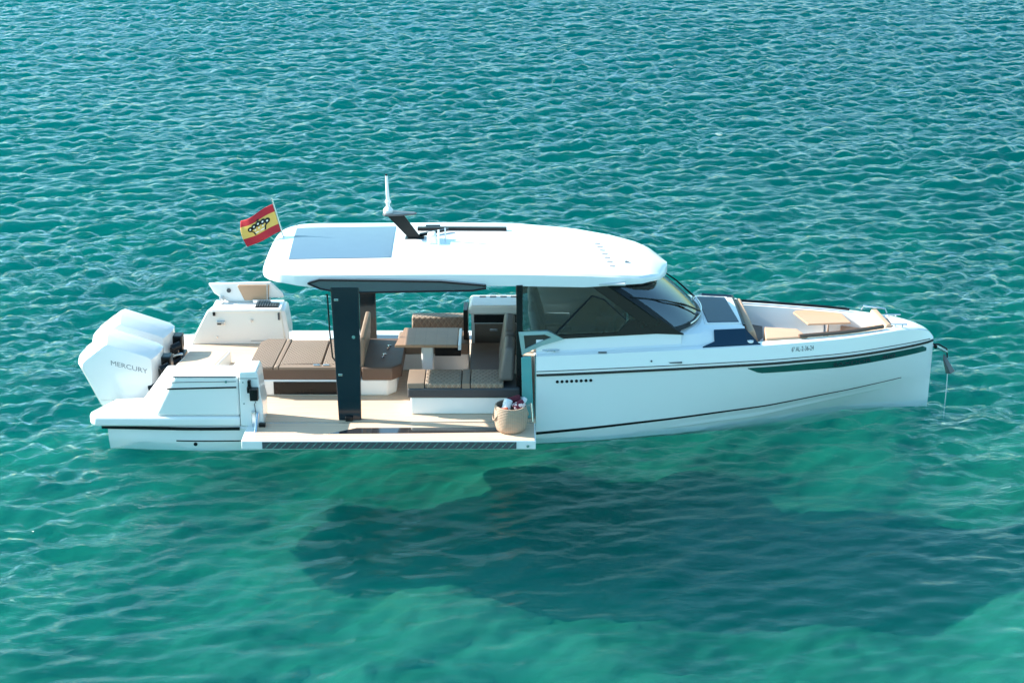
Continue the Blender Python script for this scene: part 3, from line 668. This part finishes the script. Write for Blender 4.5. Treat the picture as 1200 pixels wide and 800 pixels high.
# windscreen
Bn = [(2.30, -.99, 1.475), (2.48, -.86, 1.48), (2.64, -.66, 1.485), (2.75, -.38, 1.485), (2.80, 0, 1.487)]
Tn = [(1.30, -1.07, 2.23), (1.62, -.96, 2.17), (1.88, -.74, 2.11), (2.04, -.42, 2.06), (2.12, 0, 2.04)]
Bc = Bn+[(x, -y, z) for x, y, z in Bn[-2::-1]]; Tc = Tn+[(x, -y, z) for x, y, z in Tn[-2::-1]]
def densify(P, n=33):
    P = np.array(P); t = np.linspace(0, 1, len(P)); tt = np.linspace(0, 1, n); Q = np.stack([np.interp(tt, t, P[:, i]) for i in range(3)], 1)
    for _ in range(6): Q[1:-1] = (Q[:-2]+2*Q[1:-1]+Q[2:])/4
    return Q
Bd, Td = densify(Bc), densify(Tc)
def wpt(i, v, off=0.0):
    b, t = Bd[i], Td[i]; c = np.array([1.2, 0, 1.2]); p = b*(1-v)+t*v
    bulge = .03*4*v*(1-v); n = np.array([.6, 0, .8]); 
    j0, j1 = max(i-1, 0), min(i+1, len(Bd)-1); tg = Bd[j1]-Bd[j0]; up = t-b; n = np.cross(tg, up); n /= np.linalg.norm(n)
    if n[2] < 0: n = -n
    return tuple(p+n*(bulge+off))
def wsheet(i0, i1, v0, v1, name, m, off, parent, thick=.012, nv=6):
    k = MB(); rings = []
    for i in range(i0, i1+1):
        rings.append([wpt(i, v, off) for v in np.linspace(v0, v1, nv)]+[wpt(i, v, off-thick) for v in np.linspace(v1, v0, nv)])
    return k.loft(rings).build(name, m, parent)
N_ = len(Bd)-1
ws = wsheet(0, N_, 0, 1, 'windscreen', wglass, 0, boat)
wsheet(0, N_, 0, .075, 'lower_trim', black, .006, ws)
wsheet(0, N_, .93, 1, 'upper_trim', black, .006, ws)
wsheet(0, 2, .0, 1, 'side_trim', black, .007, ws); wsheet(N_-2, N_, .0, 1, 'side_trim', black, .007, ws)
def wiper(i0, v0, i1, v1):
    w = MB(); a, b = Vector(wpt(i0, v0, .05)), Vector(wpt(i1, v1, .035)); w.tube([a, a*.5+b*.5+Vector((0, 0, .03)), b], [.016, .012, .008], 8)
    d = Vector(wpt(i1-6 if i1 > 6 else i1, v1+.16, .02)); e_ = Vector(wpt(min(i1+4, N_), v1-.25, .02)); w.tube([d, b, e_], .011, 6)
    w.build('wiper', black, ws)
    MB().tube([Vector(wpt(i0, v0, -.02)), a], .03, 10).build('wiper_hub', steel, ws)
wiper(13, .05, 7, .55); wiper(20, .05, 24, .6)
MB().tube([wpt(i, .03, .05) for i in range(6, 20)], .012, 8).build('washer_rail', steel, ws)

# foredeck glass, side steps
fd = MB().xy([(2.84, -.56), (3.30, -.54), (3.22, .58), (2.80, .60)], 1.45, 1.484).build('deck_hatch', navy_glass, boat, bevel=.008)
fm = MB().hexa([(2.80, -.60, 1.455), (3.33, -.58, 1.455), (3.25, .62, 1.455), (2.76, .64, 1.455)], [(2.80, -.60, 1.474), (3.33, -.58, 1.474), (3.25, .62, 1.474), (2.76, .64, 1.474)]).build('hatch_frame', matte_w, fd, bevel=.004)
for sg in (-1, 1):
    a = MB().poly([(2.72, sg*1.10, 1.300), (3.56, sg*.97, 1.300), (3.36, sg*.925, 1.332), (2.90, sg*.975, 1.332), (2.90, sg*.835, 1.460), (3.36, sg*.76, 1.455),
                   (2.72, sg*1.10, 1.280), (3.56, sg*.97, 1.280), (3.36, sg*.70, 1.280), (2.90, sg*.80, 1.280)],
                  [(0, 1, 2, 3), (3, 2, 5, 4), (0, 6, 7, 1), (1, 7, 8, 5, 2), (4, 5, 8, 9), (0, 3, 4, 9, 6), (6, 9, 8, 7)]).build('side_step', navy_glass, boat)
    MB().lathe([(.0, 0), (.05, 0), (.045, .03), (.0, .035)], (3.42, sg*.93, 1.30), 16).build('deck_light', gel, a)

# deck fittings
for sg in (-1, 1):
    for x in (.55, 4.0, 5.7):
        y = sg*(ys(x, 1.27)-.09 if x < 5 else ys(x, 1.27)-.10); m = MB()
        m.tube([(x-.12, y, 1.325), (x+.12, y, 1.325)], .012, 8); m.tube([(x-.05, y, 1.28), (x-.05, y, 1.325)], .012, 8); m.tube([(x+.05, y, 1.28), (x+.05, y, 1.325)], .012, 8)
        if not (x == 4.0): m.build('mooring_cleat', steel, boat)
        else: m.bm.free()
    MB().box(1.22, 1.34, min(sg*1.30, sg*1.33), max(sg*1.30, sg*1.33), 1.285, 1.30).build('fuel_cap', dark_grey, boat, bevel=.005)
# far side bow rail and near coaming rolls
for sg in (-1, 1):
    pts = [(x, sg*(ys(x, 1.27)-.13), 1.325) for x in np.linspace(4.15 if sg < 0 else 3.25, 5.45 if sg < 0 else 5.1, 16)]
    MB().tube(pts, .032 if sg < 0 else .022, 8).build('coaming_bolster', brown if sg < 0 else black, boat)
MB().tube([(x, ys(x, 1.27)-.05, 1.33) for x in np.linspace(2.7, 3.2, 6)], .018).build('hand_rail', steel, boat)
MB().tube([(5.30, .55, 1.29), (5.32, .53, 1.36), (5.62, .38, 1.36), (5.64, .36, 1.30)], .014).build('hand_rail', steel, boat)

# ------------------------------------------------------------------ bow lounge
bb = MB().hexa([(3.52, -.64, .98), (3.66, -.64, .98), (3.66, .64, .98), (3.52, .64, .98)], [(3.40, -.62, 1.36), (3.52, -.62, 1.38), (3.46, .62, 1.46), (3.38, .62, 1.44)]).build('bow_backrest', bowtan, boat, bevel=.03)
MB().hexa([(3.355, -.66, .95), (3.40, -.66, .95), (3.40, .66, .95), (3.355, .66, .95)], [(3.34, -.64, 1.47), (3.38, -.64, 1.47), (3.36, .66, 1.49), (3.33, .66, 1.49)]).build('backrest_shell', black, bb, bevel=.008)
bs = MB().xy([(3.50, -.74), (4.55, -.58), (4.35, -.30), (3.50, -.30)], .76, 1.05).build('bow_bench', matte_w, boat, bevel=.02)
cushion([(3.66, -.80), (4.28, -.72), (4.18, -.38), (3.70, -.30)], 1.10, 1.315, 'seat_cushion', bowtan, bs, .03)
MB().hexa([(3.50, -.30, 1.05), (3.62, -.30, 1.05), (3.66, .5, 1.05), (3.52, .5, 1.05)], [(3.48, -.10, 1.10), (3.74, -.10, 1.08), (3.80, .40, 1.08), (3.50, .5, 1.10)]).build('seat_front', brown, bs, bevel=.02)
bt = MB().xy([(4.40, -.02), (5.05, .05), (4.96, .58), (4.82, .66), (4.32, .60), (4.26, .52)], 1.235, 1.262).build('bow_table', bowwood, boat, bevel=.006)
MB().tube([(4.70, .12, .75), (4.70, .12, .80)], .11, 18).build('leg_foot', dark_grey, bt)
MB().tube([(4.70, .12, .78), (4.70, .12, 1.235)], .040, 14).build('table_leg', steel, bt)
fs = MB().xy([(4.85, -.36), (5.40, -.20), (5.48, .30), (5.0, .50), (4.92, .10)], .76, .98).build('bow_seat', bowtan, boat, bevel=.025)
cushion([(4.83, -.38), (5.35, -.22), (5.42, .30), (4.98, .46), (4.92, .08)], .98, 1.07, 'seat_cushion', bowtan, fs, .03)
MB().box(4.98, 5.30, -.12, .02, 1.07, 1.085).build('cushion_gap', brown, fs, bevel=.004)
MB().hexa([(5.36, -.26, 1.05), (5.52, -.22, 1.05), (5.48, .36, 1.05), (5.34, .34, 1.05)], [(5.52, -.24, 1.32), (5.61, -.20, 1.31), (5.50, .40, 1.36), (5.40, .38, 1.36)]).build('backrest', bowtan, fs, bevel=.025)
MB().box(3.56, 5.5, .60, .606, .9, .905).build('seam', matte_w, bs) if False else None

# anchor in its roller, line down into the water
an = MB().xz([(6.22, .92), (6.34, .915), (6.50, .84), (6.52, .81), (6.48, .80), (6.33, .88), (6.22, .88)], -.028, .028).build('anchor', steel, boat, bevel=.008)
MB().poly([(6.46, 0, .80), (6.66, 0, .50), (6.56, -.11, .50), (6.56, .11, .50), (6.46, -.03, .70), (6.46, .03, .70), (6.52, 0, .46)],
          [(0, 4, 2, 1), (0, 1, 3, 5), (1, 2, 6), (1, 6, 3), (4, 6, 2), (5, 3, 6), (0, 5, 6, 4)]).build('fluke', dark_grey, an, bevel=.008)
MB().tube([(6.32, -.045, .905), (6.32, .045, .905)], .028, 12).build('roller', black, an)
MB().tube([(6.26, 0, .94), (6.38, 0, .93), (6.50, 0, .86), (6.52, 0, .72)], .012, 8).build('shank', black, an)
MB().tube([(6.545, 0, .50), (6.55, 0, .25), (6.545, 0, -.25)], .006, 6).build('anchor_line', gel, an)

# ------------------------------------------------------------------ outboard engines
PROF = [(-6.355, .86), (-6.335, .95), (-6.27, 1.02), (-5.935, 1.28), (-5.88, 1.30), (-5.83, 1.285), (-5.20, 1.07), (-5.13, 1.02), (-5.14, .60), (-5.22, .30), (-5.50, .16), (-5.99, .12), (-6.07, .20)]
def outboard(yc):
    c0 = (sum(p[0] for p in PROF)/len(PROF), sum(p[1] for p in PROF)/len(PROF)-.05); rings = []
    for dy, s in ((-.318, .80), (-.312, .83), (-.295, .855), (-.155, .975), (-.12, .99), (0, 1.0), (.12, .99), (.155, .975), (.295, .855), (.312, .83), (.318, .80)):
        rings.append([(c0[0]+(x-c0[0])*s, yc+dy, c0[1]+(z-c0[1])*s) for x, z in PROF])
    en = MB().loft(rings).build('outboard_engine', gel, boat, angle=28)
    for sd in (-1, 1):
        fy = yc+sd*.318
        # scooped upper panel, white; the blue-grey puts its sky-lit shade into the colour
        q = [(-5.95, 1.10), (-5.87, 1.14), (-5.34, .965), (-5.24, .90), (-5.33, .88), (-5.78, 1.00), (-5.93, 1.05)]
        MB().hexa([(x, yc+sd*(.292-.12*max(0, z-.95)/.25), z) for x, z in q], [(x, yc+sd*(.318-.13*max(0, z-.93)/.25), z) for x, z in q]).build('cowl_scoop', mat('shaded_white_cowl', (.50, .58, .64), .3) if 'shaded_white_cowl' not in bpy.data.materials else bpy.data.materials['shaded_white_cowl'], en, bevel=.006)
        MB().box(-6.02, -5.30, min(yc+sd*.31, fy), max(yc+sd*.31, fy), .345, .350).build('cowl_seam', mat('seam_grey', (.5, .5, .5), .5) if 'seam_grey' not in bpy.data.materials else bpy.data.materials['seam_grey'], en)
    text('engine_lettering', 'MERCURY', grey_text, en, lambda u, v: (-5.83+u, yc-.3205, .895+v-.26*u), .105, 1.12)
    MB().hexa([(-6.24, yc-.07, 1.02), (-6.00, yc-.07, 1.206), (-6.00, yc+.07, 1.206), (-6.24, yc+.07, 1.02)], [(-6.25, yc-.07, 1.043), (-6.01, yc-.07, 1.230), (-6.01, yc+.07, 1.230), (-6.25, yc+.07, 1.043)]).build('air_slot', mat('slot_rose_grey', (.35, .28, .27), .5) if 'slot_rose_grey' not in bpy.data.materials else bpy.data.materials['slot_rose_grey'], en)
    # midsection, gearcase, propeller below water
    MB().hexa([(-6.0, yc-.12, .14), (-5.4, yc-.12, .14), (-5.4, yc+.12, .14), (-6.0, yc+.12, .14)], [(-5.80, yc-.07, -.30), (-5.5, yc-.07, -.30), (-5.5, yc+.07, -.30), (-5.80, yc+.07, -.30)]).build('midsection', gel, en, bevel=.03)
    # bracket and rams
    b = MB(); b.box(-5.20, -4.98, yc-.20, yc+.20, .46, .62); b.box(-5.16, -5.04, yc-.24, yc-.14, .50, .80); b.box(-5.16, -5.04, yc+.14, yc+.24, .50, .80); b.box(-5.20, -5.0, yc-.10, yc+.10, .70, .93)
    b.build('mounting_bracket', black, en, bevel=.02)
    MB().tube([(-5.30, yc-.30, .52), (-5.12, yc-.30, .56), (-4.98, yc-.26, .62)], .055, 12).build('tilt_ram', black, en)
    MB().tube([(-5.12, yc-.28, .80), (-5.0, yc-.22, .84)], .06, 12).build('steering_motor', black, en)
    MB().tube([(-5.10, yc-.30, .70), (-4.99, yc-.20, .68)], .03, 10).build('steering_rod', steel, en)
    MB().tube([(-5.80, yc-.33, .23), (-5.55, yc-.36, .27), (-5.35, yc-.36, .35), (-5.2, yc-.33, .45)], .012, 8).build('control_cable', black, en)
    return en
outboard(-.45); outboard(.45)

# ------------------------------------------------------------------ mast, aerials, flag
ms = MB().hexa([(-1.52, .27, 2.49), (-1.34, .27, 2.49), (-1.34, .33, 2.49), (-1.52, .33, 2.49)], [(-1.86, .28, 2.86), (-1.60, .28, 2.86), (-1.60, .32, 2.86), (-1.86, .32, 2.86)]).build('mast_arm', black, boat, bevel=.01)
MB().box(-1.58, -1.30, .22, .38, 2.485, 2.505).build('mast_foot', black, ms, bevel=.005)
MB().xy([(-1.90, .22), (-1.86, .16), (-1.45, .24), (-1.40, .30), (-1.45, .36), (-1.86, .44), (-1.90, .38)], 2.86, 2.885).build('mast_plate', dark_grey, ms, bevel=.006)
MB().hexa([(-1.40, .28, 2.51), (-1.36, .28, 2.56), (-1.36, .34, 2.56), (-1.40, .34, 2.51)], [(-.95, .55, 2.53), (-.95, .55, 2.56), (-.95, .62, 2.56), (-.95, .62, 2.53)]).build('mast_brace', black, ms)
MB().lathe([(.0, 0), (.07, 0), (.075, .04), (.055, .07), (.03, .09), (.03, .14), (.045, .15), (.045, .18), (.0, .19)], (-1.82, .30, 2.885), 18).build('light_base', gel, ms)
MB().tube([(-1.82, .30, 3.05), (-1.835, .30, 3.44)], [.028, .018], 12).build('aerial', gel, ms)
MB().tube([(-1.835, .30, 3.44), (-1.836, .30, 3.465)], .016, 10).build('aerial_cap', black, ms)
rd = MB().hexa([(-1.24, -.06, 2.485), (-1.08, -.06, 2.485), (-1.08, .16, 2.485), (-1.24, .16, 2.485)], [(-1.24, -.05, 2.64), (-1.12, -.05, 2.66), (-1.12, .15, 2.66), (-1.24, .15, 2.64)]).build('antenna_pod', gel, boat, bevel=.03)
MB().tube([(-1.065, -.12, 2.48), (-1.065, -.12, 2.74)], .014, 8).build('navigation_light', gel, boat)
MB().tube([(-.98, .12, 2.48), (-.98, .12, 2.70)], .010, 8).build('whip_aerial', gel, boat)

FS = Vector((-3.40, .50, 2.42)); FT = Vector((-3.555, .50, 3.04))
sf = MB().tube([FS, FT], .013, 10).build('flag_staff', steel, boat)
MB().lathe([(.0, 0), (.03, 0), (.03, .06), (.0, .06)], (FS.x, FS.y, FS.z-.02), 12).build('staff_socket', steel, sf)
def fl(u, v, off=0.0):
    a = Vector((-3.535, .50, 2.965)).lerp(Vector((-3.43, .50, 2.545)), v); b = Vector((-4.03, .44, 2.70)).lerp(Vector((-3.93, .36, 2.33)), v)
    p = a.lerp(b, u); w = math.sin(u*7.5+v*1.6)*.045*u**.6
    p.y += w-off; p.z += .018*math.sin(u*6+.6)*u; p.x += .05*u*math.sin(v*3.1)*-.9
    return p
f_red = mat('flag_red', (.42, .012, .025), .75, noise=.08, nscale=20); f_yel = mat('flag_yellow', (.72, .45, .10), .75, noise=.08, nscale=20)
m = MB(); nu, nv = 26, 22; P = [[m.bm.verts.new(fl(i/nu, j/nv)) for j in range(nv+1)] for i in range(nu+1)]
for i in range(nu):
    for j in range(nv):
        f = m.bm.faces.new((P[i][j], P[i+1][j], P[i+1][j+1], P[i][j+1])); v = (j+.5)/nv; f.material_index = 0 if (v < .26 or v > .74) else 1
flag = m.build('flag', [f_red, f_yel], sf)
so = flag.modifiers.new('cloth_thickness', 'SOLIDIFY'); so.thickness = .004
crown_w = mat('crown_white', (.8, .76, .68), .8)
def emb(polys, name, mt, off):
    k = MB()
    for poly in polys:
        vs = [k.bm.verts.new(fl(u, v, off)) for u, v in poly]
        if len(set(poly)) > 2: k.bm.faces.new(vs)
    return k.build(name, mt, sf, smooth=False)
def disc(cu, cv, r, n=12, s=1.25): return [(cu+r*math.cos(2*math.pi*k/n), cv+r*s*math.sin(2*math.pi*k/n)) for k in range(n)]
lobes = ((.27, .455), (.385, .405), (.5, .385), (.615, .405), (.73, .455))
blk = [[(.32, .58), (.68, .58), (.65, .71), (.35, .71)], [(.32, .59), (.21, .47), (.5, .40), (.79, .47), (.68, .59)]]+[disc(u, v, .076) for u, v in lobes]+[[(.487, .33), (.513, .33), (.513, .21), (.487, .21)], [(.455, .275), (.545, .275), (.545, .245), (.455, .245)]]
emb(blk, 'flag_crown', black, .008)
emb([disc(u, v, .026) for u, v in lobes]+[disc(.40, .535, .022), disc(.5, .53, .022), disc(.60, .535, .022), [(.375, .625), (.625, .625), (.615, .662), (.385, .662)]], 'flag_crown_pearls', crown_w, .011)

# ------------------------------------------------------------------ things lying on the boat
def wicker():
    m = pattern_mat('woven_seagrass', (.50, .355, .26), (.42, .29, .21), 'rib', .03, .08, .85, .01, .12)
    n = m.node_tree.nodes; l = m.node_tree.links; tc = n.new('ShaderNodeTexCoord'); w = n.new('ShaderNodeTexWave'); w.bands_direction = 'Z'; w.inputs['Scale'].default_value = 14; w.inputs['Distortion'].default_value = 2
    l.new(tc.outputs['Object'], w.inputs['Vector']); b = n['Principled BSDF']; bp = n.new('ShaderNodeBump'); bp.inputs['Distance'].default_value = .012; bp.inputs['Strength'].default_value = .8
    l.new(w.outputs['Fac'], bp.inputs['Height']); l.new(bp.outputs[0], b.inputs['Normal']); return m
wk = wicker()
bk = bpy.data.objects.new('woven_basket', None); COL.objects.link(bk); bk.location = (-.02, -1.88, .349)
bk['label'] = 'round woven straw basket filled with towels standing on the folded-down teak side deck'; bk['category'] = 'basket'
m = MB(); N = 40
def bring(r, z, wob=0.0): return [(r*math.cos(2*math.pi*k/N)*(1+wob*math.sin(3*2*math.pi*k/N+z*9)), r*math.sin(2*math.pi*k/N)*(1+wob*math.cos(2*2*math.pi*k/N)), z+wob*.35*math.sin(2*math.pi*k/N*2+1)*(z > .2)) for k in range(N)]
ZS = 1.17
prof = [(.0, 0), (.17, 0), (.205, .02), (.228, .08), (.236, .16), (.232, .24), (.222, .30), (.215, .325), (.200, .325), (.205, .29), (.215, .2), (.20, .06), (.0, .04)]
m.loft([bring(max(r, .002), z*ZS, .02 if r > .1 else 0) for r, z in prof]).build('basket_body', wk, bk, angle=60)
for a0 in (0.35, 3.5):
    MB().tube([(.22*math.cos(a0-.35), .22*math.sin(a0-.35), .30), (.25*math.cos(a0-.2), .25*math.sin(a0-.2), .22), (.255*math.cos(a0), .255*math.sin(a0), .18), (.25*math.cos(a0+.2), .25*math.sin(a0+.2), .22), (.22*math.cos(a0+.35), .22*math.sin(a0+.35), .30)], .012, 8).build('handle', wk, bk)
def roll(name, c, d, L, r, m, label, cat, grp=None, spiral=True):
    """rolled towel: spiral end section swept along its axis"""
    d = Vector(d).normalized(); u = d.cross(Vector((0, 0, 1))).normalized(); v = d.cross(u).normalized(); rings = []
    nn = 34; sec = []
    for k in range(nn):
        a = 2*math.pi*k/nn; rr = r*(1+.05*math.sin(3*a+c[0]*9)) - (.10*r if k == 0 else 0); sec.append((a, rr))
    for t, s in ((-.5, .55), (-.495, .8), (-.46, .97), (-.25, 1.0), (0, .985), (.25, 1.01), (.46, .97), (.495, .8), (.5, .55)):
        rings.append([d*(t*L)+(u*math.cos(a)+v*math.sin(a))*rr*s for a, rr in sec])
    o = MB().loft(rings).build(name, m, None, angle=60); o.location = c; o['label'] = label; o['category'] = cat
    if grp: o['group'] = grp
    return o
tw_w = mat('white_terry', (.74, .74, .74), .95, bump=(120, .6, .01))
def check_mat(name, c1, c2, sc):
    m = mat(name, c1, .9); n = m.node_tree.nodes; l = m.node_tree.links; ck = n.new('ShaderNodeTexNoise'); ck.inputs['Scale'].default_value = sc; ck.inputs['Detail'].default_value = 1
    tc = n.new('ShaderNodeTexCoord'); l.new(tc.outputs['Object'], ck.inputs['Vector']); rp = n.new('ShaderNodeValToRGB'); rp.color_ramp.interpolation = 'CONSTANT'
    rp.color_ramp.elements[0].color = (*c1, 1); rp.color_ramp.elements[1].position = .52; rp.color_ramp.elements[1].color = (*c2, 1); l.new(ck.outputs['Fac'], rp.inputs[0]); l.new(rp.outputs[0], n['Principled BSDF'].inputs['Base Color']); return m
tw_r = check_mat('maroon_white_print', (.13, .012, .03), (.72, .55, .55), 22); tw_d = mat('maroon_terry', (.10, .012, .025), .95, bump=(120, .6, .01))
tw_o = mat('orange_red_terry', (.50, .10, .05), .95, bump=(120, .6, .01))
roll('rolled_towel', (-.075, -1.93, .72), (.25, .5, .8), .20, .062, tw_w, 'plain white rolled towel in the left half of the straw basket', 'towel', 'towels in the straw basket')
roll('rolled_towel', (.095, -1.93, .73), (.75, .25, .35), .17, .062, tw_r, 'maroon and white printed towel at the front right of the straw basket', 'towel', 'towels in the straw basket')
roll('rolled_towel', (.02, -1.80, .75), (.85, .1, .25), .22, .062, tw_d, 'dark maroon rolled towel at the back of the straw basket', 'towel', 'towels in the straw basket')
roll('rolled_towel', (-.10, -2.02, .70), (.9, .1, .1), .10, .034, tw_o, 'small orange red towel under the white one in the straw basket', 'towel', 'towels in the straw basket')
roll('rolled_towel', (.16, -1.80, .745), (.4, .6, .6), .10, .04, tw_w, 'small white towel at the right rear rim of the straw basket', 'towel', 'towels in the straw basket')
